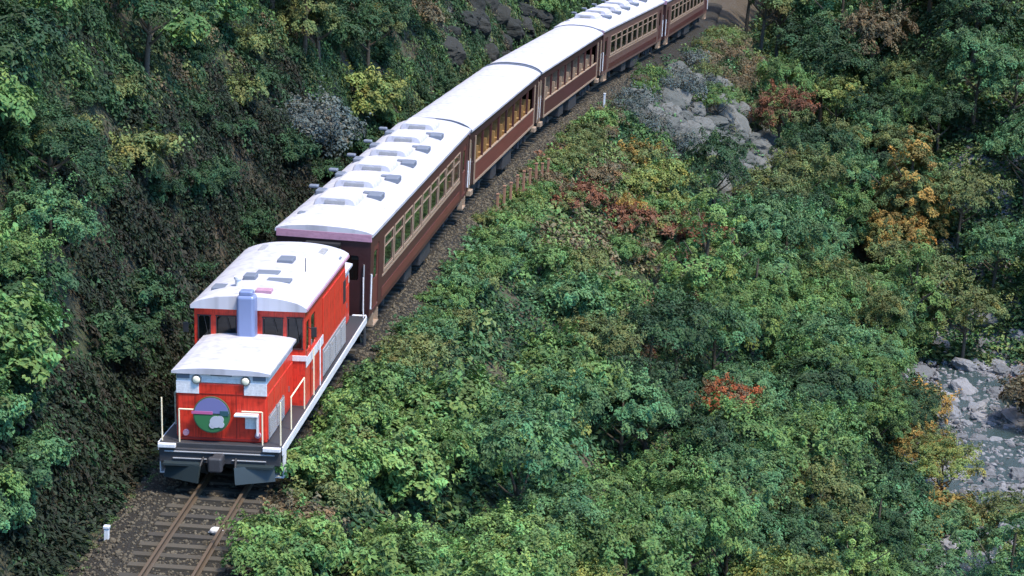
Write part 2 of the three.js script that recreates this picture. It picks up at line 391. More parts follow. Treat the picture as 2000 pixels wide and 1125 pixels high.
  part('cab_interior', [box(2.6, 1.0, 1.9, 0, 1.75, S(5.2)), box(0.5, 1.0, 0.4, 0.9, 2.6, S(5.6), 0.06), box(0.5, 1.0, 0.4, -0.9, 2.6, S(5.6), 0.06)], M.interior, t);
  for (const x of [-1, 1]) {
    for (const [s0, s1, y0] of [[4.75, 5.35, 2.5], [4.12, 4.55, 2.55]]) part('side_window', box(0.012, 3.3 - y0 + 0.02, s1 - s0 + 0.02, x * (hw - 0.025), (3.3 + y0) / 2, S((s0 + s1) / 2)), M.glass, t);
    const door = part('cab_door', box(0.02, 1.22, 0.78, x * (hw + 0.008), 1.85, S(5.05), 0.008), M.red, t);
    part('handle', box(0.03, 0.04, 0.12, x * (hw + 0.03), 1.95, S(4.8)), M.steel, door);
    part('cab_stripe', box(0.012, 0.24, c1 - c0, x * (hw + 0.021), 2.3, S((c0 + c1) / 2)), M.white, t);
    // cab shoulder beside the hood
    part('shoulder_stripe', box(0.36, 0.14, 0.03, x * 1.24, 2.42, S(c0) + 0.012, 0.006), M.white, t);
    part('mirror', [rod([x * 1.42, 3.2, S(c0) - 0.1], [x * 1.6, 3.15, S(c0)], 0.012), box(0.14, 0.26, 0.03, x * 1.6, 3.1, S(c0), 0.02)], M.black, t);
  }
  // rear engine body, same height
  const r0 = 6.38, r1 = 10.0;
  const rear = part('engine_body', box(2.72, 2.48, r1 - r0, 0, 2.45, S((r0 + r1) / 2), 0.04), M.red, t);
  for (const x of [-1, 1]) {
    part('lower_panel', box(0.03, 0.72, r1 - r0 - 0.1, x * 1.372, 1.62, S((r0 + r1) / 2), 0.01), M.grey, rear, 'pale grey lower side panel');
    for (let k = 0; k < 4; k++) {
      const z = S(r0 + 0.5 + k * 0.87);
      part('body_door', box(0.025, 1.25, 0.8, x * 1.372, 2.72, z, 0.01), M.red, rear);
      const g = []; for (let i = 0; i < 10; i++) g.push(box(0.03, 0.03, 0.7, x * 1.39, 1.36 + 0.056 * i, z));
      part('louvre', g, M.grey, rear);
    }
    part('end_window', box(0.02, 0.62, 0.36, x * 1.39, 2.75, S(9.7), 0.01), M.black, rear);
  }
  hood(10.06, 12.4, -1);
  part('roof', archRoof(S(r1) - 0.12, S(c0) + 0.16, 1.44, 3.72, 0.36, 0.09, 0.3, 0.5, 24), M.roofWhite, t, 'wide white roof over cab and engine');
  part('rain_gutter', [box(0.05, 0.06, r1 - c0 + 0.2, 1.44, 3.66, S((c0 + r1) / 2)), box(0.05, 0.06, r1 - c0 + 0.2, -1.44, 3.66, S((c0 + r1) / 2))], M.mauve, t);
  // exhaust stack in front of the cab, sky light put into its bluish colour
  part('exhaust_stack', [box(0.46, 1.22, 0.42, 0, 3.45, S(3.66), 0.09), box(0.34, 0.14, 0.3, 0, 4.1, S(3.66), 0.05)], M.stack, t, 'exhaust stack before the cab, blue of the sky painted into its grey');
  // fittings on the roof
  const fit = (x, s, w, h, d, m, name) => part(name, box(w * 1.2, h * 1.3, d * 1.35, x, 4.04 - 0.18 * Math.pow(Math.abs(x), 2.2) + h / 2 - 0.05, S(s), 0.03), m, t);
  fit(-0.75, 4.6, 0.5, 0.12, 0.35, M.slate, 'roof_vent'); fit(-0.25, 5.3, 0.26, 0.18, 0.3, M.slate, 'roof_vent'); fit(0.05, 6.0, 0.5, 0.1, 0.3, M.slate, 'roof_vent'); fit(0.42, 5.3, 0.6, 0.1, 0.3, M.slate, 'roof_vent');
  fit(0.25, 7.4, 0.34, 0.16, 0.4, M.slate, 'roof_vent'); fit(-0.3, 9.1, 0.85, 0.06, 0.5, M.grey, 'roof_grille'); fit(0.55, 9.1, 0.75, 0.06, 0.5, M.grey, 'roof_grille');
  fit(0.34, 4.1, 0.34, 0.12, 0.2, M.mauve, 'marker_box'); fit(1.2, 9.2, 0.3, 0.08, 0.25, M.slate, 'roof_vent');
  part('whistle', [cyl(0.07, 0.07, 0.28, -0.4, 4.12, S(4.5)), cyl(0.1, 0.1, 0.06, -0.4, 4.27, S(4.5))], M.white, t);
  part('antenna', rod([0.9, 3.85, S(6.6)], [0.9, 4.35, S(6.6)], 0.012, 5), M.black, t);
  // hand rails
  const rail = (pts, m = M.cream) => part('handrail', pts.slice(1).map((b, i) => rod(pts[i], b, 0.02, 8)), m, t);
  for (const x of [-1, 1]) {
    rail([[x * 1.4, 1.2, S(0.72)], [x * 1.4, 2.25, S(0.72)]], M.cream);
    rail([[x * 0.98, 1.2, S(0.68)], [x * 0.98, 2.0, S(0.68)], [x * 0.5, 2.0, S(0.68)]]);
    rail([[x * 1.4, 1.2, S(2.0)], [x * 1.4, 2.0, S(2.0)], [x * 1.4, 2.0, S(3.7)], [x * 1.4, 1.2, S(3.7)]]);
    rail([[x * 1.47, 1.3, S(4.6)], [x * 1.47, 2.5, S(4.6)]]); rail([[x * 1.47, 1.3, S(5.5)], [x * 1.47, 2.5, S(5.5)]], M.white);
    rail([[x * 1.4, 1.2, S(12.9)], [x * 1.4, 2.4, S(12.9)]], M.white);
  }
  part('step_plate', [box(0.56, 0.06, 0.2, 0.6, 1.9, S(0.72), 0.02), box(0.05, 0.5, 0.12, 0.86, 1.66, S(0.74), 0.01), box(0.3, 0.34, 0.03, 0.7, 1.72, S(0.8), 0.01)], M.white, t);
  // round head mark: green below, violet above a pink band, a pale emblem
  const hmz = S(0.62), disc = (r, a0, a1, z, m, n, x = 0, y = 0, sx = 1, sy = 1) => part(n, new THREE.CylinderGeometry(r, r, 0.02, 40, 1, false, a0, a1).rotateX(Math.PI / 2).scale(sx, sy, 1).translate(x - 0.2, 1.9 + y, z), m, hm);
  const hm = part('head_mark', [new THREE.CylinderGeometry(0.44, 0.44, 0.04, 48).rotateX(Math.PI / 2).translate(-0.2, 1.9, hmz - 0.04), rod([-0.2, 1.9, hmz - 0.04], [-0.2, 1.9, S(0.82)], 0.06)], std(0.08, 0.12, 0.06, 0.5), t);
  part('violet_field', (() => { const s = new THREE.Shape(); s.absarc(0, 0, 0.41, 0.1, Math.PI - 0.1); return new THREE.ExtrudeGeometry(s, { depth: 0.012, bevelEnabled: false, curveSegments: 30 }).translate(-0.2, 1.9, hmz - 0.018); })(), std(0.17, 0.17, 0.36, 0.5), hm);
  part('green_field', (() => { const s = new THREE.Shape(); s.absarc(0, 0, 0.41, Math.PI + 0.02, 2 * Math.PI - 0.02); return new THREE.ExtrudeGeometry(s, { depth: 0.012, bevelEnabled: false, curveSegments: 30 }).translate(-0.2, 1.9, hmz - 0.018); })(), std(0.035, 0.16, 0.06, 0.5), hm);
  part('pink_band', box(0.5, 0.07, 0.01, -0.42, 1.95, hmz - 0.0, 0.003), std(0.5, 0.12, 0.28, 0.45), hm);
  part('emblem', [[0.1, -0.16, 0.14], [0.2, -0.1, 0.09], [0.02, -0.24, 0.08], [0.22, -0.22, 0.08]].map(([x, y, r]) => new THREE.CylinderGeometry(r, r, 0.014, 18).rotateX(Math.PI / 2).translate(x - 0.2, 1.9 + y, hmz + r * 0.03)), std(0.45, 0.46, 0.52, 0.5), hm);
  part('dark_patch', box(0.2, 0.12, 0.01, 0.1, 1.95, hmz + 0.001, 0.003), std(0.03, 0.09, 0.11, 0.45), hm);
}

function coachBase(t, L, hw) {
  const l = L - 0.5;
  part('frame', [box(2 * hw - 0.3, 0.22, l - 0.1, 0, 0.98, 0)], M.black, t);
  for (const z of [-1, 1]) {
    bogie(t, z * (l / 2 - 2.9), [-1.0, 1.0], 2.9);
    part('coupler', [box(0.26, 0.3, 0.55, 0, 0.88, z * (l / 2 + 0.12), 0.05)], M.iron, t);
  }
  part('equipment_box', [box(0.7, 0.6, 2.2, 0.9, 0.58, -1.2, 0.05), box(0.7, 0.6, 2.2, -0.9, 0.58, 0.9, 0.05), box(0.6, 0.5, 1.2, 0.95, 0.62, 2.2, 0.05)], M.iron, t);
  return l;
}
function gangway(t, l, hw, paint, eave) {
  for (const z of [-1, 1]) {
    const zz = z * (l / 2);
    const e = part('end_wall', wall(-hw, 1.0, hw, eave, [[-1.05, 2.1, -0.55, 2.85], [0.55, 2.1, 1.05, 2.85]], 0.05).translate(0, 0, zz - 0.025), paint, t);
    for (const x of [-0.8, 0.8]) part('end_window', box(0.52, 0.77, 0.012, x, 2.475, zz), M.glass, t);
    part('gangway', [box(0.12, 2.1, 0.3, -0.45, 2.1, zz + z * 0.15), box(0.12, 2.1, 0.3, 0.45, 2.1, zz + z * 0.15), box(1.02, 0.12, 0.3, 0, 3.15, zz + z * 0.15)], M.black, t);
    part('end_door', box(0.76, 2.0, 0.03, 0, 2.05, zz + z * 0.035), M.slate, t);
    for (const x of [-1, 1]) {
      part('handrail', rod([x * (hw + 0.03), 1.25, zz - z * 0.06], [x * (hw + 0.03), 2.3, zz - z * 0.06], 0.028), M.white, t);
      part('end_rail', rod([x * (hw - 0.18), 1.2, zz + z * 0.06], [x * (hw - 0.18), 2.6, zz + z * 0.06], 0.025), M.grey, t);
    }
  }
}
function closedCoach(label, s0, s1, body, lower, windowTone) {
  const L = s1 - s0, hw = 1.4, eave = 3.5, t = vehicle('passenger_coach', label, 'coach', s0, s1, 'coaches of the train');
  const l = coachBase(t, L, hw), h = l / 2;
  const n = 9, span = l - 4.2, holes = [], doors = [[-h + 0.5, 1.12, -h + 1.35, 3.05], [h - 1.35, 1.12, h - 0.5, 3.05]];
  for (let k = 0; k < n; k++) { const a = -span / 2 + (span * k) / n + 0.16; holes.push([a, 1.98, a + span / n - 0.32, 2.98]); }
  const toSide = (g, x) => g.rotateY(-Math.PI / 2).translate(x > 0 ? hw : -hw + 0.05, 0, 0);
  part('body', [-1, 1].map((x) => toSide(wall(-h + 0.03, 1.0, h - 0.03, eave, [...holes, ...doors], 0.05), x)), body, t);
  part('floor', box(2 * hw - 0.12, 0.06, l - 0.12, 0, 1.12, 0), M.interior, t);
  part('ceiling', box(2 * hw - 0.12, 0.04, l - 0.12, 0, 3.4, 0), M.tan, t);
  const seats = []; for (let k = 0; k < 18; k++) for (const x of [-0.85, 0.85]) { const z = -span / 2 + (span * (k + 0.5)) / 18; seats.push(box(0.95, 0.4, 0.4, x, 1.4, z), box(0.95, 0.75, 0.09, x, 1.9, z + (k % 2 ? 0.2 : -0.2), 0.03)); }
  part('seat_row', seats, M.slate, t);
  for (const x of [-1, 1]) {
    for (const [a, b, c, d] of holes) {
      const w = part('window', box(0.012, d - b + 0.02, c - a + 0.02, x * (hw - 0.022), (b + d) / 2, (a + c) / 2), windowTone, t);
      part('frame', [box(0.02, 0.09, c - a + 0.16, x * (hw + 0.008), b - 0.03, (a + c) / 2), box(0.018, d - b, 0.07, x * (hw + 0.006), (b + d) / 2, a - 0.03), box(0.018, d - b, 0.07, x * (hw + 0.006), (b + d) / 2, c + 0.03), box(0.02, 0.04, c - a + 0.08, x * (hw + 0.008), d + 0.01, (a + c) / 2), box(0.018, 0.035, c - a, x * (hw + 0.002), d - 0.32, (a + c) / 2)], M.tan, w);
    }
    for (const [a, b, c, d] of doors) {
      const o = part('door', wall(a, b, c, d, [[a + 0.14, 2.0, c - 0.14, 2.85]], 0.04).rotateY(-Math.PI / 2).translate(x * (hw - 0.04) + 0.02, 0, 0), lower, t);
      part('pane', box(0.012, 0.87, c - a - 0.26, x * (hw - 0.045), 2.425, (a + c) / 2), M.glass, o);
      part('step', [box(0.22, 0.04, 0.8, x * (hw - 0.06), 0.62, (a + c) / 2), box(0.18, 0.42, 0.05, x * (hw - 0.06), 0.8, a + 0.05), box(0.18, 0.42, 0.05, x * (hw - 0.06), 0.8, c - 0.05)], M.tan, t);
    }
    part('waist_stripe', box(0.012, 0.07, l - 4, x * (hw + 0.006), 1.82, 0), M.tan, t);
    part('lower_stripe', box(0.012, 0.3, l - 4, x * (hw + 0.006), 1.3, 0), lower, t);
  }
  gangway(t, l, hw, M.darkBrown, eave);
  part('roof', archRoof(-h - 0.08, h + 0.08, hw + 0.06, eave + 0.02, 0.42, 0.09, 0.62, 0.9), M.roofWhite, t, 'white arched roof with vents and air conditioners');
  for (let z = -h + 2.4; z < h - 2; z += 2.45) part('roof_seam', archRoof(z - 0.03, z + 0.03, hw + 0.062, eave + 0.026, 0.422, 0.08), M.roofWhite, t);
  for (const z of [-1, 1]) part('roof_brow', box(2 * hw + 0.06, 0.24, 0.05, 0, eave - 0.1, z * (h + 0.06), 0.02), M.mauve, t, 'mauve brow under the end of the roof');
  const cov = new THREE.Shape(); cov.moveTo(-0.62, 0); cov.lineTo(0.62, 0); cov.quadraticCurveTo(0.6, 0.2, 0.42, 0.24); cov.lineTo(-0.42, 0.24); cov.quadraticCurveTo(-0.6, 0.2, -0.62, 0);
  for (let k = 0; k < 6; k++) {
    const z = h - 2.6 - (k * (l - 5.2)) / 5;
    const acg = [-0.73, 0.73]; const a = part('air_conditioner', new THREE.ExtrudeGeometry(cov, { depth: 1.3, bevelEnabled: true, bevelSize: 0.04, bevelThickness: 0.06, bevelSegments: 2 }).translate(-0.1, eave + 0.38, z - 0.65), M.roofWhite, t);
    for (const q of acg) part('grille', box(0.62, 0.1, 0.03, -0.1, eave + 0.5, z + q), M.grey, a);
    if (k < 5) for (const x of [-1.02, 0.8]) {
      const vz = z - (l - 5.2) / 10 + (x > 0 ? 0.3 : -0.2);
      part('roof_vent', [box(x > 0 ? 0.46 : 0.32, 0.2, x > 0 ? 0.66 : 0.5, x, eave + 0.43 - (x < 0 ? 0.12 : 0.03), vz, 0.05), box(0.3, 0.1, 0.24, x - 0.3, eave + 0.43, vz - 0.25, 0.04)], M.slate, t);
    }
  }
  part('roof_vent', box(0.26, 0.16, 0.26, -0.85, eave + 0.3, h - 0.8, 0.05), M.slate, t);
  return t;
}
function openCoach(label, s0, s1, panel, seatTone) {
  const L = s1 - s0, hw = 1.36, eave = 3.4, t = vehicle('open_sided_coach', label, 'coach', s0, s1, 'coaches of the train');
  const l = coachBase(t, L, hw), h = l / 2, n = 8;
  part('floor', box(2 * hw - 0.1, 0.08, l - 0.1, 0, 1.13, 0), M.interior, t);
  for (const x of [-1, 1]) {
    part('side_panel', box(0.06, 0.78, l - 2.4, x * (hw - 0.03), 1.47, 0, 0.015), panel, t);
    part('panel_rail', box(0.09, 0.06, l - 2.4, x * (hw - 0.03), 1.9, 0, 0.01), M.tan, t);
    part('bottom_stripe', box(0.02, 0.1, l - 2.4, x * (hw + 0.004), 1.12, 0), M.tan, t);
    part('frieze', box(0.06, 0.42, l - 0.1, x * (hw - 0.03), eave - 0.22, 0, 0.015), M.darkBrown, t);
    for (let k = 0; k <= n; k++) part('post', box(0.09, 1.3, 0.11, x * (hw - 0.045), 2.56, -(l - 2.4) / 2 + ((l - 2.4) * k) / n, 0.01), k % 4 ? M.brown : M.darkBrown, t);
    for (const z of [-1, 1]) {
      const d = part('door', wall(-0.5, 1.1, 0.5, 3.0, [[-0.34, 2.0, 0.34, 2.8]], 0.05).rotateY(-Math.PI / 2).translate(x * (hw - 0.05) + 0.025, 0, z * (h - 0.62)), M.darkBrown, t);
      part('pane', box(0.012, 0.82, 0.7, x * (hw - 0.05), 2.4, z * (h - 0.62)), M.glass, d);
      part('door_post', [box(0.05, 1.95, 0.07, x * (hw + 0.02), 2.05, z * (h - 0.06)), box(0.05, 1.95, 0.07, x * (hw + 0.02), 2.05, z * (h - 1.2))], M.tan, t);
      part('step', box(0.2, 0.22, 0.5, x * (hw - 0.04), 0.84, z * (h - 0.62), 0.02), M.tan, t);
    }
  }
  for (let k = 0; k < n; k++) for (const x of [-0.72, 0.72]) {
    const z = -(l - 2.4) / 2 + ((l - 2.4) * (k + 0.5)) / n;
    part('bench', [box(1.0, 0.06, 0.42, x, 1.56, z - 0.36), box(1.0, 0.06, 0.42, x, 1.56, z + 0.36), box(1.0, 0.85, 0.05, x, 1.95, z - 0.62, 0.015), box(0.9, 0.06, 0.34, x, 1.85, z, 0.01), box(0.08, 0.4, 0.08, x, 1.36, z - 0.36), box(0.08, 0.4, 0.08, x, 1.36, z + 0.36)], seatTone, t);
  }
  gangway(t, l, hw, M.darkBrown, eave);
  part('roof', archRoof(-h - 0.06, h + 0.06, hw + 0.07, eave + 0.02, 0.36, 0.08, 0.3, 0.4), M.roofWhite, t, 'plain white arched roof');
  for (let z = -h + 2.2; z < h - 1.8; z += 2.3) part('roof_seam', archRoof(z - 0.03, z + 0.03, hw + 0.072, eave + 0.026, 0.362, 0.08), M.roofWhite, t);
  part('roof_rib', [-1, 1].map((z) => archRoof(z * (h + 0.04) - 0.04, z * (h + 0.04) + 0.04, hw + 0.085, eave + 0.03, 0.37, 0.1)), M.slate, t);
  return t;
}
const ends = [13.7, 34.25, 52.6, 71.2, 91.2, 111.5];
closedCoach('brown closed coach with vents on its white roof, coupled right behind the red locomotive', ends[0], ends[1], M.brown, M.brick, M.glass);
openCoach('open-sided brown coach with yellow wooden benches, second coach behind the locomotive', ends[1], ends[2], M.brick, M.wood);
openCoach('open-sided red-brown coach, third behind the locomotive, ahead of the grey rocks', ends[2], ends[3], M.brown, M.tan);
closedCoach('dull brown closed coach with roof vents, fourth behind the locomotive', ends[3], ends[4], M.paleBrown, M.brown, M.glass);
closedCoach('dull brown coach at the tail, mostly beyond the upper picture edge', ends[4], ends[5], M.paleBrown, M.brown, M.glass);

// ---------------------------------------------------------------- foliage
// one bent leaf (two triangles) at c with its blade along dir, facing nrm
function leafPusher() {
  const P = [], C = [];
  return {
    P, C,
    leaf(cx, cy, cz, dx, dy, dz, nx, ny, nz, len, wid, col) {
      // side = dir x nrm
      let sx = dy * nz - dz * ny, sy = dz * nx - dx * nz, sz = dx * ny - dy * nx; const q = Math.hypot(sx, sy, sz) || 1; sx /= q; sy /= q; sz /= q;
      const f = 0.18 * wid, bx = cx - dx * len * 0.5, by = cy - dy * len * 0.5, bz = cz - dz * len * 0.5, tx = cx + dx * len * 0.5, ty = cy + dy * len * 0.5 - 0.1 * len, tz = cz + dz * len * 0.5;
      const lx = cx + sx * wid * 0.5 + nx * f, ly = cy + sy * wid * 0.5 + ny * f, lz = cz + sz * wid * 0.5 + nz * f, rx = cx - sx * wid * 0.5 + nx * f, ry = cy - sy * wid * 0.5 + ny * f, rz = cz - sz * wid * 0.5 + nz * f;
      P.push(bx, by, bz, tx, ty, tz, lx, ly, lz, bx, by, bz, rx, ry, rz, tx, ty, tz);
      for (let i = 0; i < 6; i++) C.push(col[0], col[1], col[2]);
    },
    geo() {
      const g = new THREE.BufferGeometry();
      g.setAttribute('position', new THREE.Float32BufferAttribute(P, 3));
      g.setAttribute('color', new THREE.Float32BufferAttribute(C, 3));
      g.computeVertexNormals();
      return g;
    },
  };
}
// a spray of leaves: a flat dome of radius r, height h, tilted towards (ox, oy, oz)
function spray(b, r, cx, cy, cz, ox, oy, oz, rad, thick, count, leafLen, tone, warm = 0) {
  const up = new THREE.Vector3(ox, oy, oz).normalize(), e1 = new THREE.Vector3(0, 0, 1).cross(up).lengthSq() > 0.01 ? new THREE.Vector3(0, 0, 1).cross(up).normalize() : new THREE.Vector3(1, 0, 0), e2 = up.clone().cross(e1);
  for (let i = 0; i < count; i++) {
    const a = r() * 6.2832, q = Math.sqrt(r()), x = Math.cos(a) * q * rad, y = Math.sin(a) * q * rad, z = (1 - q * q) * thick + (r() - 0.6) * thick * 0.9;
    const px = cx + e1.x * x + e2.x * y + up.x * z, py = cy + e1.y * x + e2.y * y + up.y * z - 0.12 * q * rad, pz = cz + e1.z * x + e2.z * y + up.z * z;
    const a2 = a + (r() - 0.5) * 3.6;
    let dx = e1.x * Math.cos(a2) + e2.x * Math.sin(a2) + (r() - 0.5) * 0.8, dy = e1.y * Math.cos(a2) + e2.y * Math.sin(a2) - 0.2 + (r() - 0.5) * 0.8, dz = e1.z * Math.cos(a2) + e2.z * Math.sin(a2) + (r() - 0.5) * 0.8;
    let l = Math.hypot(dx, dy, dz) || 1; dx /= l; dy /= l; dz /= l;
    let nx = up.x + (r() - 0.5) * 1.1, ny = up.y + 0.35 + (r() - 0.5) * 0.7, nz = up.z + (r() - 0.5) * 1.1; l = Math.hypot(nx, ny, nz) || 1; nx /= l; ny /= l; nz /= l;
    const t = tone * (0.8 + 0.4 * r()), w = 0.75 + 0.55 * r(), hue = warm + (r() - 0.5) * 0.25;
    b.leaf(px, py, pz, dx, dy, dz, nx, ny, nz, leafLen * w, leafLen * w * 0.62, [t * (1 + hue), t, t * (1 - 0.5 * hue)]);
  }
}
// crown of several lobes [x, y, z, rx, ry]
function crownGeo(seed, lobes, sprays, perSpray, sprayRad, leafLen, flat = 0.5, low = -0.35) {
  const r = rng(seed), b = leafPusher(), weights = lobes.map((l) => l[3] * l[3]), sum = weights.reduce((a, c) => a + c, 0);
  for (let i = 0; i < sprays; i++) {
    let w = r() * sum, k = 0; while (w > weights[k] && k < lobes.length - 1) w -= weights[k++];
    const [lx, ly, lz, rx, ry] = lobes[k];
    const y = low + (1 - low) * r(), a = r() * 6.2832, q = Math.sqrt(1 - Math.min(1, y * y)), s = 0.58 + 0.58 * r();
    const nx = Math.cos(a) * q, nz = Math.sin(a) * q;
    const px = lx + nx * rx * s, py = ly + y * ry * s, pz = lz + nz * rx * s;
    const inside = lobes.some((o, j) => j !== k && ((px - o[0]) / o[3]) ** 2 + ((py - o[1]) / o[4]) ** 2 + ((pz - o[2]) / o[3]) ** 2 < 0.5);
    if (inside) continue;
    const tone = 0.55 + 0.85 * r(), shoot = r() < 0.28 ? 1 : 0, qx = shoot * 0.16 * rx;
    if (shoot) { spray(b, r, px + nx * qx, py + 0.14 * ry + y * 0.1 * ry, pz + nz * qx, nx * 0.8, 0.75, nz * 0.8, sprayRad * (0.4 + 0.3 * r()), sprayRad * 1.3, perSpray * 0.55 | 0, leafLen, tone * 1.1, (r() - 0.4) * 0.4); continue; }
    spray(b, r, px, py, pz, nx * (1 - flat), Math.max(0.15, y) + flat, nz * (1 - flat), sprayRad * (0.7 + 0.6 * r()), sprayRad * 0.34, perSpray, leafLen, tone, r() < 0.05 ? 0.4 : (r() - 0.5) * 0.36);
  }
  return b.geo();
}
function trunkGeo(seed, h, r0, limbs) {
  const r = rng(seed), g = [], tube = (pts, a, c) => {
    const cv = new THREE.CatmullRomCurve3(pts), t = new THREE.TubeGeometry(cv, 8, 1, 7), p = t.attributes.position;
    for (let i = 0; i <= 8; i++) for (let j = 0; j <= 7; j++) { const k = i * 8 + j, o = cv.getPointAt(i / 8), q = lerp(a, c, i / 8); p.setXYZ(k, o.x + (p.getX(k) - o.x) * q, o.y + (p.getY(k) - o.y) * q, o.z + (p.getZ(k) - o.z) * q); }
    g.push(t);
  };
  const lean = (r() - 0.5) * 0.5;
  tube([[0, -0.6, 0], [lean * 0.3, h * 0.3, 0.05], [lean * 0.7, h * 0.65, -0.05], [lean, h * 0.95, 0]].map((q) => new THREE.Vector3(...q)), r0, r0 * 0.35);
  for (let i = 0; i < limbs; i++) {
    const a = (i / limbs) * 6.28 + r(), y = h * (0.35 + 0.35 * r()), l = h * (0.2 + 0.15 * r());
    tube([[lean * 0.6, y, 0], [lean * 0.6 + Math.cos(a) * l * 0.5, y + l * 0.35, Math.sin(a) * l * 0.5], [lean * 0.6 + Math.cos(a) * l, y + l * 0.8, Math.sin(a) * l]].map((q) => new THREE.Vector3(...q)), r0 * 0.45, r0 * 0.14);
  }
  return mergeGeometries(g);
}
const bark = [std(0.09, 0.075, 0.055, 0.9), std(0.2, 0.18, 0.15, 0.9)];
function lobesFor(seed, n, R, y0, H) {
  const r = rng(seed), out = [[0, y0, 0, R * 0.72, H * 0.62]];
  for (let i = 0; i < n; i++) { const a = (i / n) * 6.283 + r(), q = R * (0.42 + 0.22 * r()); out.push([Math.cos(a) * q, y0 + (r() - 0.55) * H * 0.9, Math.sin(a) * q, R * (0.38 + 0.2 * r()), H * (0.32 + 0.2 * r())]); }
  return out;
}
// kinds: broad trees, tall trees, bushes; unit metre sizes, scaled when placed
const KINDS = {
  broad: [1, 2, 3, 4].map((k) => ({ crown: crownGeo(100 + k, lobesFor(k, 6, 2.5, 4.2, 1.9), 230, 78, 0.4, 0.15, 0.4), trunk: trunkGeo(k, 4.6, 0.16, 5) })),
  tall: [1, 2, 3].map((k) => ({ crown: crownGeo(200 + k, [[0, 2.6, 0, 1.9, 1.3], [0.2, 4.2, 0.1, 1.7, 1.4], [-0.1, 5.9, 0, 1.25, 1.3], [0, 7.2, 0.1, 0.75, 1.0], ...lobesFor(40 + k, 3, 2.0, 4.4, 2.4).slice(1)], 220, 74, 0.37, 0.15, 0.35), trunk: trunkGeo(20 + k, 7.2, 0.17, 6) })),
  bush: [1, 2, 3].map((k) => ({ crown: crownGeo(300 + k, lobesFor(60 + k, 4, 1.25, 0.85, 0.85), 120, 60, 0.27, 0.12, 0.35, -0.1), trunk: trunkGeo(40 + k, 0.9, 0.05, 5) })),
  dry: [1, 2].map((k) => ({ crown: crownGeo(400 + k, lobesFor(80 + k, 4, 1.4, 1.1, 1.0), 60, 40, 0.45, 0.15, 0.4, -0.1), trunk: trunkGeo(60 + k, 1.3, 0.05, 7) })),
};
const TONES = {
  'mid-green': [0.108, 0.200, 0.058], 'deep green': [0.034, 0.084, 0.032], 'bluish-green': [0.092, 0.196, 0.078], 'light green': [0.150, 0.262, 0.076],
  'yellow-green': [0.190, 0.245, 0.066], 'olive': [0.135, 0.175, 0.058], 'dull brown': [0.160, 0.130, 0.072], 'orange': [0.36, 0.115, 0.042],
  'red-brown': [0.19, 0.085, 0.046], 'golden': [0.30, 0.215, 0.058], 'grey-green': [0.110, 0.138, 0.127],
};
const leafMat = {};
for (const [n, c] of Object.entries(TONES)) leafMat[n] = new THREE.MeshPhysicalMaterial({ color: new THREE.Color().setRGB(...c), vertexColors: true, roughness: 0.6, transmission: 0.3, thickness: 0, side: THREE.DoubleSide, specularIntensity: 0.4 });

const protos = {};
function plant(kind, variant, tone, s, d, scale, r, sink = 0.1, squash = 1) {
  const v = KINDS[kind][variant % KINDS[kind].length], key = kind + variant % KINDS[kind].length + tone;
  const isBush = kind === 'bush' || kind === 'dry', name = numbered(isBush ? 'shrub' : 'tree');
  let o;
  if (!protos[key]) {
    o = protos[key] = new THREE.Group();
    part('crown', v.crown, leafMat[tone], o);
    if (['orange', 'golden', 'red-brown'].includes(tone)) part('crown', KINDS[kind][(variant + 1) % KINDS[kind].length].crown.clone().scale(0.97, 0.94, 0.97).rotateY(1), leafMat[tone === 'orange' ? 'dull brown' : 'olive'], o, 'greener inner foliage');
    part('trunk', v.trunk, bark[kind === 'dry' ? 1 : 0], o);
  } else o = protos[key].clone();
  o.name = name;
  const p = at(s, d);
  o.position.set(p.x, ground(s, d) - sink, p.z);
  o.rotation.y = r() * 6.283;
  o.scale.set(scale * (0.92 + 0.16 * r()), scale * squash * (0.9 + 0.2 * r()), scale * (0.92 + 0.16 * r()));
  o.userData = { category: isBush ? 'shrub' : 'tree' };
  scene.add(o);
  plants.push({ o, s, d, tone, kind, isBush, size: scale });
  return o;
}
const plants = [];
camera.updateMatrixWorld(true);
const camInv = camera.matrixWorld.clone().invert(), tanV = Math.tan((15.95 / 2) * Math.PI / 180), _v = new THREE.Vector3();
function seen(s, d, up, margin = 0.12) {     // is the place inside the frame, with a margin
  const p = at(s, d); _v.set(p.x, ground(s, d) + up, p.z).applyMatrix4(camInv);
  const k = -_v.z * tanV, m = 3.2 / k;
  return _v.z < -20 && Math.abs(_v.x / k) < 16 / 9 + margin + m && Math.abs(_v.y / k) < 1 + margin + m;
}
const pick = (r, list) => { let w = r() * list.reduce((a, c) => a + c[1], 0); for (const [v, q] of list) { if ((w -= q) <= 0) return v; } return list[0][0]; };

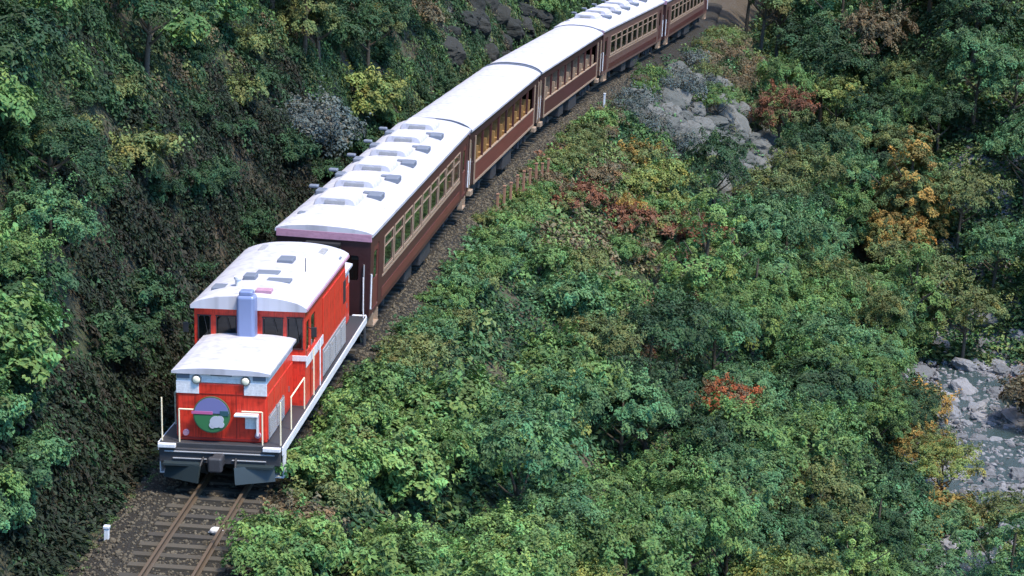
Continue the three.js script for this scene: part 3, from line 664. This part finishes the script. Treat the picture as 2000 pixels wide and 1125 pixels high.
// trees that stand out by colour: [kind, tone, s, d, scale]
const special = [
  ['broad', 'orange', 33, 12.0, 0.47], ['tall', 'golden', 84, 18.6, 1.1], ['broad', 'golden', 81, 18.2, 0.8], ['broad', 'red-brown', 90, 9.6, 0.85], ['broad', 'yellow-green', 102, 12, 0.9],
  ['bush', 'red-brown', 43.5, 3.9, 0.75], ['bush', 'red-brown', 47, 4.8, 0.9], ['bush', 'red-brown', 49.5, 6.2, 0.95], ['bush', 'golden', 51.5, 6.0, 0.85], ['bush', 'red-brown', 52.5, 7.4, 1.0], ['bush', 'red-brown', 54, 8.6, 1.0], ['bush', 'red-brown', 57.5, 9.3, 1.1], ['bush', 'dull brown', 53, 4.6, 0.9],
  ['bush', 'golden', 62, 5.0, 1.0], ['bush', 'yellow-green', 61, 6.6, 1.2], ['bush', 'yellow-green', 57, 5.8, 1.1], ['bush', 'dull brown', 28, 11.6, 0.9], ['broad', 'yellow-green', 87, -4.8, 0.62], ['bush', 'golden', 60, 20.0, 1.5], ['broad', 'mid-green', 1.0, -5.6, 0.5], ['bush', 'mid-green', -1.5, -4.9, 1.4],
  ['bush', 'yellow-green', 43, -4.9, 1.4], ['broad', 'golden', 49.5, 20.8, 0.62], ['broad', 'yellow-green', 46, 21.5, 0.6], ['bush', 'golden', 43, 21.5, 1.5], ['bush', 'red-brown', 66, 27, 1.3], ['bush', 'dull brown', 62, 27, 1.9],
];
{
  const r = rng(77);
  for (const [k, t, s, d, c] of special) { plant(k, (r() * 4) | 0, t, s, d, c, r); plants[plants.length - 1].show = t === 'orange' || k !== 'bush'; }
  for (let i = 0; i < 6; i++) plant('dry', i, 'grey-green', 31 + i * 1.1, -4.0 - 0.9 * r(), 0.75 + 0.3 * r(), r);  // grey shrubs added in place of the faint haze beside the coaches
  for (let i = 0; i < 12; i++) plant('bush', i, ['mid-green', 'bluish-green', 'deep green', 'bluish-green'][i % 4], -7 + i * 0.55, -3.7 - 0.9 * r(), 0.6 + 0.3 * r(), r, 0.2);
  for (let i = 0; i < 12; i++) plant('bush', i, ['mid-green', 'bluish-green', 'deep green', 'mid-green'][i % 4], -4 + i * 0.7, -5.2 - 1.5 * r(), 0.7 + 0.4 * r(), r, 0.2);
  for (let i = 0; i < 34; i++) plant('bush', i, pick(r, [['deep green', 5], ['olive', 1]]), 9 + i * 0.85, -3.7 - 3.6 * r(), 0.4 + 0.4 * r(), r, 0.2);
  for (let s = 92; s < 113; s += 1.9) for (const d of [-3.9, -6.2, -8.6]) plant('dry', (r() * 2) | 0, r() < 0.7 ? 'dull brown' : 'olive', s + r(), d + r(), 0.6 + 0.4 * r(), r);
  for (let i = 0; i < 9; i++) { const s = 72 + 22 * r(); plant('dry', i, pick(r, [['grey-green', 3], ['olive', 1]]), s, 3.4 + 6 * r(), 0.5 + 0.35 * r(), r); }
  for (let s = 91; s < 112; s += 1.7) for (const d of [3.4, 5.2, 7.2]) plant('dry', (r() * 2) | 0, r() < 0.7 ? 'dull brown' : 'olive', s + r(), d + r(), 0.55 + 0.3 * r(), r);
  const clear = (s, d, m) => plants.every((p) => Math.hypot(p.s - s, p.d - d) > m * (p.isBush ? 0.8 : 1));
  // low shrubs beside the track
  for (let s = -9; s < 112; s += 1.55) {
    const a = shoulder(s), d = a + 0.2 + 0.5 * r();
    if (s > 64 && s < 94 && r() < 0.8) {
      if (s > 73 && r() < 0.65) continue;
      if (seen(s, d, 1)) plant('dry', (r() * 2) | 0, pick(r, [['grey-green', 3], ['dull brown', 1]]), s, d + r() * 2, 0.7 + 0.3 * r(), r); continue; }
    if (seen(s, d, 1)) plant(r() < 0.15 ? 'dry' : 'bush', (r() * 3) | 0, pick(r, s > 35 && s < 62 ? [['olive', 3], ['dull brown', 2], ['yellow-green', 1], ['mid-green', 2]] : [['mid-green', 4], ['bluish-green', 3], ['olive', 2], ['light green', 2], ['dull brown', 0.6]]), s, d, (s < 16 ? 0.62 : 0.5) + 0.3 * r(), r);
  }
  for (let s = 13; s < 62; s += 1.15) if (r() < 0.8) plant('bush', (r() * 3) | 0, pick(r, [['olive', 3], ['mid-green', 2], ['dull brown', 1.3], ['bluish-green', 1]]), s + r(), 2.0 + 0.45 * r(), 0.26 + 0.16 * r(), r);
  // the wooded slope between track and river
  for (let s = -10; s < 106; s += s < 24 ? 2.8 : 3.3) for (let d = 3.7; d < 24.5; d += 2.8) {
    const ss = s + (r() - 0.5) * 2.4, e = d + (r() - 0.5) * 2.0, a = shoulder(ss);
    if ((e > 19.8 && ss > 41) || e < a + 1.2 || !seen(ss, e, 3) || !clear(ss, e, ss < 24 ? 1.5 : 1.8) || plants.some((p) => p.show && ss < p.s + 1 && ss > p.s - 7 && Math.abs(e - p.d + 0.12 * (p.s - ss)) < 2.3)) { continue; }
    const rocky = ss > 64 && ss < 91 && e < 10;
    if (rocky && r() < 0.75) continue;
    const low = ss > 36 && ss < 64 && e < 10, near = low || e - a < 4.5, rr = r();
    const list = ss < 20 ? [['mid-green', 4], ['light green', 3], ['bluish-green', 3], ['yellow-green', 1], ['olive', 0.7]] : ss < 60 ? [['bluish-green', 4], ['mid-green', 4], ['olive', 1.2], ['light green', 2], ['deep green', 2], ['dull brown', 0.35]] : [['deep green', 4], ['bluish-green', 3], ['mid-green', 2], ['olive', 2], ['dull brown', 0.6]];
    if (low && rr < 0.3) continue;
    if (near && (low || rr < 0.75)) plant('bush', (r() * 3) | 0, pick(r, low ? [['olive', 3], ['yellow-green', 1.5], ['dull brown', 1.5], ['mid-green', 3], ['bluish-green', 2]] : list), ss, e, low ? 0.65 + 0.35 * r() : 1.0 + 0.5 * r(), r);
    else plant(rr < 0.88 || ss < 24 ? 'broad' : 'tall', (r() * 4) | 0, pick(r, list.filter((x) => x[0] !== 'dull brown')), ss, e, near ? 0.45 + 0.15 * r() : ss < 24 ? 0.52 + 0.3 * r() : 0.6 + 0.36 * r(), r, 0.7);
  }
  // the spur behind the bend
  for (let s = 74; s < 178; s += 4.6) for (let d = 6; d < 62; d += 4.6) {
    const ss = s + (r() - 0.5) * 4, e = d + (r() - 0.5) * 4;
    if (ss < 103 && e < 19.5) continue;
    if (!seen(ss, e, 5) || !clear(ss, e, 2.4)) continue;
    plant(r() < 0.65 ? 'broad' : 'tall', (r() * 4) | 0, pick(r, [['deep green', 4.5], ['bluish-green', 3], ['mid-green', 2.5], ['olive', 1.6], ['dull brown', 0.5], ['golden', 0.25]]), ss, e, ss < 100 ? 0.7 + 0.4 * r() : 0.95 + 0.45 * r(), r);
  }
  // the bank above the track
  for (let s = -12; s < 118; s += 2.1) for (let u = 1.1; u < 17; u += 1.9) {
    const ss = s + (r() - 0.5) * 2.2, e = -(2.9 + u + (r() - 0.5) * 1.6);
    if (-e < 4.1 || !seen(ss, e, 1.5) || !clear(ss, e, 1.3)) continue;
    const rockCut = ss > 58 && ss < 83 && -e < 8, brownish = ss > 14 && ss < 54;
    if (rockCut && r() < 0.85) continue;
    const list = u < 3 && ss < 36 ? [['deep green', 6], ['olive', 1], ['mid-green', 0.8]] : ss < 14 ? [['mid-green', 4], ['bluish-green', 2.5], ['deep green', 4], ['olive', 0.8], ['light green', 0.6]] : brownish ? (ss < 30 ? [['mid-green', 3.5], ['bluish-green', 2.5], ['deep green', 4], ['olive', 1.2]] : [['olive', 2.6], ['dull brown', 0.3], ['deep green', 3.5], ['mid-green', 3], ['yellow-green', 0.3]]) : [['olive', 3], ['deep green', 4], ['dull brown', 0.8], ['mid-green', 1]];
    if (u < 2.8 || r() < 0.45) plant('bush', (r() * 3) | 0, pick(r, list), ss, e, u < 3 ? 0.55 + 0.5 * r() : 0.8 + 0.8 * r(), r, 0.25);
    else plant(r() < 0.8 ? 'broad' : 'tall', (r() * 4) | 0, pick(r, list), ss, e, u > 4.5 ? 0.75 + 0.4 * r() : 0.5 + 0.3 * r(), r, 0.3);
  }
}
// labels: what it is, where it stands, and its order among those alike
{
  const words = ['nearest', 'second nearest', 'third nearest', 'fourth nearest', 'fifth nearest', 'sixth nearest', 'seventh nearest', 'eighth nearest', 'ninth nearest', 'tenth nearest', 'eleventh nearest', 'twelfth nearest', 'thirteenth nearest', 'fourteenth nearest', 'fifteenth nearest', 'sixteenth nearest', 'seventeenth nearest', 'eighteenth nearest', 'nineteenth nearest', 'twentieth nearest', 'twenty-first nearest', 'twenty-second nearest', 'twenty-third nearest', 'twenty-fourth nearest', 'twenty-fifth nearest', 'twenty-sixth nearest'];
  const beside = (s) => (s < -1 ? 'ahead of the locomotive' : s < 13.7 ? 'beside the locomotive' : s < ends[1] ? 'beside the first coach' : s < ends[2] ? 'beside the second coach' : s < ends[3] ? 'beside the third coach' : s < ends[4] ? 'beside the fourth coach' : 'past the fourth coach');
  const band = (p) => (p.d < 0 ? (p.d > -6.5 ? 'low on the bank' : p.d > -11 ? 'halfway up the bank' : 'high on the bank') : (p.s > 103 && p.d > 5.5) || p.d > 19.4 && p.s > 73 ? (p.d > 24 ? 'on the far hillside beyond the river' : 'on the far hillside') : p.d < 6 ? 'at the trackside' : p.d < 11 ? 'on the upper valley slope' : p.d < 16 ? 'halfway down the valley slope' : 'low on the valley slope');
  const by = {};
  for (const p of plants) {
    const size = p.isBush ? (p.size > 1 ? 'big ' : 'small ') : p.kind === 'tall' ? 'tall ' : p.size < 0.7 ? 'small ' : '';
    const far = band(p).includes('far hillside');
    const l = `${size}${p.tone} ${p.kind === 'dry' ? 'sparse shrub' : p.isBush ? 'shrub' : 'tree'} ${band(p)}${far ? '' : ' ' + beside(p.s)}`;
    (by[l] ??= []).push(p);
    p.o.userData.group = `${p.isBush ? 'shrubs' : 'trees'} ${p.d < 0 ? 'on the bank above the track' : far ? 'on the far hillside' : 'on the valley slope'}`;
  }
  for (const [l, list] of Object.entries(by)) {
    list.sort((a, b) => a.o.position.length() - b.o.position.length());
    list.forEach((p, i) => { p.o.userData.label = list.length === 1 ? l : `${words[Math.min(i, 25)]} ${l}`; });
  }
}
// ---------------------------------------------------------------- undergrowth: leaf sprays nobody could count
{
  const sprayGeo = (seed, n, rad, leaf) => { const b = leafPusher(), r = rng(seed); for (let i = 0; i < 3; i++) spray(b, r, (r() - 0.5) * rad, (r() - 0.3) * rad * 0.4, (r() - 0.5) * rad, (r() - 0.5) * 0.6, 1, (r() - 0.5) * 0.6, rad * 0.7, rad * 0.3, n / 3, leaf, 0.75 + 0.5 * r()); return b.geo(); };
  const mat = new THREE.MeshPhysicalMaterial({ color: 0xffffff, vertexColors: true, roughness: 0.65, transmission: 0.25, thickness: 0, side: THREE.DoubleSide, specularIntensity: 0.4 });
  const m4 = new THREE.Matrix4(), q = new THREE.Quaternion(), q2 = new THREE.Quaternion(), v = new THREE.Vector3(), sc = new THREE.Vector3(), up = new THREE.Vector3(0, 1, 0), col = new THREE.Color();
  function cover(name, label, category, seed, geo, N, place, tones, tilt, vines = false) {
    const r = rng(seed), im = new THREE.InstancedMesh(geo, mat, N);
    let i = 0, guard = 0;
    while (i < N && guard++ < N * 30) {
      const w = place(r); if (!w) continue;
      const [s, d, k] = w; if (!seen(s, d, 0.5, 0.05)) continue;
      const e = 0.4, p = at(s, d), y = ground(s, d), gx = (ground(s, d + e) - ground(s, d - e)) / (2 * e), th = track(s).th;
      const n = new THREE.Vector3(-gx * Math.cos(th), 1, -gx * Math.sin(th)).normalize().lerp(up, tilt).normalize();
      const hang = vines && r() < 0.35;
      q.setFromUnitVectors(up, n); q2.setFromAxisAngle(up, hang ? Math.atan2(n.x, n.z) + (r() - 0.5) * 0.5 : r() * 6.283); q.multiply(q2);
      m4.compose(v.set(p.x + n.x * 0.1, y + n.y * 0.1, p.z + n.z * 0.1), q, sc.set(k * (0.8 + 0.4 * r()) * (hang ? 0.6 : 1), k * (0.7 + 0.7 * r()), k * (0.8 + 0.4 * r()) * (hang ? 1.5 : 1)));
      im.setMatrixAt(i, m4);
      const c = tones(r, s, d), b = 0.5 + 0.8 * r();
      im.setColorAt(i++, col.setRGB(c[0] * b, c[1] * b, c[2] * b));
    }
    im.count = i; im.name = name; im.userData = { kind: 'stuff', label, category }; shadows(im); scene.add(im);
  }
  const T = TONES, g1 = sprayGeo(901, 66, 0.6, 0.14), g2 = sprayGeo(902, 60, 0.7, 0.17);
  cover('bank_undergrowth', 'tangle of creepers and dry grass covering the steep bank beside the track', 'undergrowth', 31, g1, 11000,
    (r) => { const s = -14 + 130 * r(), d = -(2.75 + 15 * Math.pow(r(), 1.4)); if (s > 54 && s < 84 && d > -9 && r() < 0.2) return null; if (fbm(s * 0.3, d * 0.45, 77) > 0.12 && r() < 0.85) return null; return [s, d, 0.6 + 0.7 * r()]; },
    (r, s, d) => { const n = fbm(s * 0.18, d * 0.3, 5); if (d > -7 + 2 * n && s < 36) return pick(r, [[[0.017, 0.031, 0.013], 5], [[0.034, 0.032, 0.018], 2], [T['deep green'], 1]]); return s > 18 && n > 0.05 && d > -10 ? pick(r, [[T.olive, 2], [T['dull brown'], 1], [T['deep green'], 4]]) : pick(r, [[T['mid-green'], 1.8], [T['deep green'], 7], [T.olive, 0.7]]); }, 0.1, true);  // ditch shade put into the leaf colour: near-black tones low on the bank
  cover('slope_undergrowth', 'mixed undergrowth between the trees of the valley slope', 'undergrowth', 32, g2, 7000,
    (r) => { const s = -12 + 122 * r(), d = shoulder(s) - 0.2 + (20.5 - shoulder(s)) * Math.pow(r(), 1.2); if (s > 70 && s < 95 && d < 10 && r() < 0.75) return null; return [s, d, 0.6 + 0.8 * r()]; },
    (r, s, d) => (s > 34 && s < 62 && d < 10 ? pick(r, [[T.olive, 3], [T['dull brown'], 2], [T['red-brown'], 0.8], [T['mid-green'], 2]]) : pick(r, [[T['mid-green'], 1.5], [T['deep green'], 6], [T.olive, 0.8], [T['bluish-green'], 1.2]])), 0.3);  // mostly deep green, so the shaded hollows between crowns are painted dark
  cover('hillside_undergrowth', 'undergrowth beneath the trees of the far hillside', 'undergrowth', 33, g2, 4000,
    (r) => { const s = 74 + 100 * r(), d = 5 + 60 * r(); return s < 100 && d < 19 ? null : [s, d, 1.0 + 1.2 * r()]; }, (r) => pick(r, [[T['deep green'], 4], [T['mid-green'], 2], [T.olive, 2]]), 0.5);
  cover('verge_grass', 'short dry grass and weeds on the verge between ballast and shrubs', 'grass', 35, g1, 3600,
    (r) => { const s = -10 + 100 * r(), d = 1.6 + (shoulder(s) + 0.5 - 1.6) * Math.pow(r(), 0.8); return [s, d, (d < 2.1 ? 0.12 : 0.18) + 0.2 * r()]; }, (r) => pick(r, [[T.olive, 3], [T['dull brown'], 2], [T['mid-green'], 1]]), 0.9);
  cover('weeds', 'small weeds growing in the ballast along the rails', 'weeds', 34, g1, 700,
    (r) => { const s = -14 + 34 * r(), d = r() < 0.6 ? -1.3 - 1.6 * r() : (r() - 0.5) * 0.9; return d > -1.2 && s > -1 ? null : [s, d, 0.12 + 0.18 * r()]; }, (r) => pick(r, [[T.olive, 2], [T['mid-green'], 2], [T['dull brown'], 1]]), 0.9);
}
// ---------------------------------------------------------------- rocks
function rockGeo(seed, detail = 3) {
  const g = new THREE.IcosahedronGeometry(1, detail), p = g.attributes.position, o = seed * 17.3;
  for (let i = 0; i < p.count; i++) {
    const x = p.getX(i), y = p.getY(i), z = p.getZ(i);
    const n = 1 + 0.28 * noise.noise(x * 1.3 + o, y * 1.3, z * 1.3) + 0.14 * noise.noise(x * 3.1 + o, y * 3.1, z * 3.1) + 0.05 * noise.noise(x * 8 + o, y * 8, z * 8);
    const q = (v) => Math.sign(v) * Math.pow(Math.abs(v), 0.8);
    p.setXYZ(i, q(x) * n, q(y) * n * 0.75, q(z) * n);
  }
  g.computeVertexNormals();
  return g;
}
{
  const r = rng(404), geos = [1, 2, 3, 4, 5].map((k) => rockGeo(k, 6)), bump = canvasNoise(256, (u, v) => 0.5 + 0.4 * fbm(u * 10, v * 10, 3));
  const mats = [std(0.17, 0.175, 0.185, 0.9, { bumpMap: bump, bumpScale: 0.05 }), std(0.11, 0.115, 0.12, 0.9, { bumpMap: bump, bumpScale: 0.05 }), std(0.2, 0.2, 0.205, 0.9, { bumpMap: bump, bumpScale: 0.05 }),
    std(0.08, 0.086, 0.078, 0.95, { bumpMap: bump, bumpScale: 0.08 }), std(0.115, 0.118, 0.108, 0.95, { bumpMap: bump, bumpScale: 0.08 }), std(0.014, 0.016, 0.013, 0.95, { bumpMap: bump, bumpScale: 0.08 }), std(0.02, 0.021, 0.017, 0.95, { bumpMap: bump, bumpScale: 0.08 })];  // the last two are darkened by colour to stand for shade
  const rows = [];
  // boulders in the river
  for (let i = 0; i < 1500; i++) {
    const s = 38 + 42 * r(), d = 20.4 + 10.4 * r(), k = 0.28 + 0.55 * r() * r();
    if (!seen(s, d, 0, 0.02) || rows.some((b) => Math.hypot(b.s - s, b.d - d) < (b.k + k) * 0.95) || rows.length > 130) continue;
    const m = shadows(new THREE.Mesh(geos[(r() * 5) | 0], mats[(r() * 3) | 0])), p = at(s, d);
    m.name = numbered('boulder'); m.position.set(p.x, ground(s, d) + 0.25 * k, p.z); m.rotation.set(r() * 0.4, r() * 6.28, r() * 0.4); m.scale.set(k * (0.9 + 0.5 * r()), k * (0.6 + 0.4 * r()), k * (0.9 + 0.5 * r()));
    m.userData = { category: 'boulder', group: 'boulders in the river' }; scene.add(m); rows.push({ s, d, k, m });
  }
  {
    const N = 7000, im = new THREE.InstancedMesh(rockGeo(12, 1), std(1, 1, 1, 0.9), N), m4 = new THREE.Matrix4(), q = new THREE.Quaternion(), e = new THREE.Euler(), v = new THREE.Vector3(), sc = new THREE.Vector3(), col = new THREE.Color();
    for (let i = 0; i < N; i++) {
      const s = 36 + 48 * r(), d = 19.6 + 11.6 * r(), p = at(s, d), k = 0.06 + 0.16 * r() * r(), bar = fbm(s * 0.25, d * 0.3, 88) > -0.3, b = 0.6 + 0.8 * r();
      m4.compose(v.set(p.x, bar ? Math.max(ground(s, d), p.y - 14.1) + 0.1 * k : ground(s, d) - 0.3, p.z), q.setFromEuler(e.set(r() * 6, r() * 6, r() * 6)), sc.set(k, k * 0.7, k));
      im.setMatrixAt(i, m4); im.setColorAt(i, col.setRGB(0.16 * b, 0.16 * b, 0.165 * b));
    }
    im.name = 'river_gravel'; im.userData = { kind: 'stuff', label: 'grey gravel and cobbles of the shallow river bed', category: 'gravel' }; shadows(im); scene.add(im);
  }
  const big = ['biggest', 'second biggest', 'third biggest', 'fourth biggest', 'fifth biggest', 'sixth biggest', 'seventh biggest', 'eighth biggest', 'ninth biggest', 'tenth biggest', 'eleventh biggest', 'twelfth biggest', 'thirteenth biggest', 'fourteenth biggest', 'fifteenth biggest'];
  const reach = {};
  for (const b of rows) (reach[`${b.m.material === mats[1] ? 'dark' : b.m.material === mats[0] ? 'pale' : 'whitish'} grey boulder ${b.d < 24 ? 'by the near bank' : b.d < 27.5 ? 'in midstream' : 'by the far bank'} ${b.s < 52 ? 'of the lower' : b.s < 66 ? 'of the middle' : 'of the upper'} river`] ??= []).push(b);
  for (const [l, list] of Object.entries(reach)) list.sort((a, b) => b.k - a.k).forEach((b, i) => { b.m.userData.label = list.length === 1 ? 'single ' + l : i < 15 ? `${big[i]} ${l}` : `little ${l}`; });
  // the grey outcrop below the coaches, and the rock wall of the cutting, its shade put into a near-black colour
  const mass = (name, label, n, mats2, place) => {
    const o = thing(name, label, 'rock face'), p0 = at(...place(() => 0.5)); o.position.set(p0.x, p0.y, p0.z);
    for (let i = 0; i < n; i++) {
      const [s, d, k, sink] = place(r), p = at(s, d), m = part('rock', geos[(r() * 5) | 0], mats2[(r() * mats2.length) | 0], o);
      m.position.set(p.x - p0.x, ground(s, d) + sink * k - p0.y, p.z - p0.z); m.rotation.set(r() * 0.6, r() * 6.28, r() * 0.6); m.scale.set(k * (0.9 + 0.5 * r()), k * (0.8 + 0.6 * r()), k * (0.9 + 0.5 * r()));
    }
  };
  mass('rock_outcrop', 'grey weathered rock outcrop below the fourth coach', 110, [mats[3], mats[4]], (q) => { const s = 73 + 21 * q(); return [s, shoulder(s) + 0.3 + 7 * q(), 0.45 + 0.65 * q() * q(), -0.1]; });
  mass('rock_wall', 'rock wall of the cutting on the hill side, shade painted into its dark colour', 56, [mats[5], mats[6]], (q) => [60 + 23 * q(), -3.5 - 5.5 * q(), 0.5 + 0.5 * q(), -0.3]);
}
// ---------------------------------------------------------------- lineside posts
{
  const pale = std(0.62, 0.64, 0.66, 0.6), rusty = std(0.30, 0.15, 0.09, 0.8);
  const post = (name, label, s, d, h, w, m, group) => {
    const p = at(s, d), o = thing(name, label, 'post', group);
    o.position.set(p.x, ground(s, d) - 0.1, p.z); o.rotation.y = -track(s).th;
    part('shaft', box(w, h, w, 0, h / 2, 0, 0.015), m, o); part('cap', box(w * 1.25, 0.06, w * 1.25, 0, h + 0.03, 0, 0.012), m, o);
  };
  post('marker_post', 'tall pale post standing beside the third coach', 64.5, 2.75, 1.6, 0.1, pale);
  post('marker_post', 'short white post at the foot of the bank ahead of the locomotive', -2.3, -1.95, 0.5, 0.11, pale);
  const r = rng(8);
  for (let i = 0; i < 9; i++) post('fence_post', `short rusty post, ${['first', 'second', 'third', 'fourth', 'fifth', 'sixth', 'seventh', 'eighth', 'last'][i]} from the locomotive in the row beside the coaches`, 36 + i * 1.25, 2.3 + 0.08 * i, 1.15 + 0.25 * r(), 0.1, rusty, 'posts beside the track');
  const p = at(-1.9, 0.4), o = shadows(new THREE.Mesh(rockGeo(9, 2), std(0.55, 0.53, 0.5, 0.9)));
  o.name = 'stone'; o.position.set(p.x, p.y + 0.02, p.z); o.scale.set(0.16, 0.1, 0.13); o.userData = { label: 'pale stone lying beside the rail ahead of the locomotive', category: 'stone' }; scene.add(o);
}
renderer.render(scene, camera);
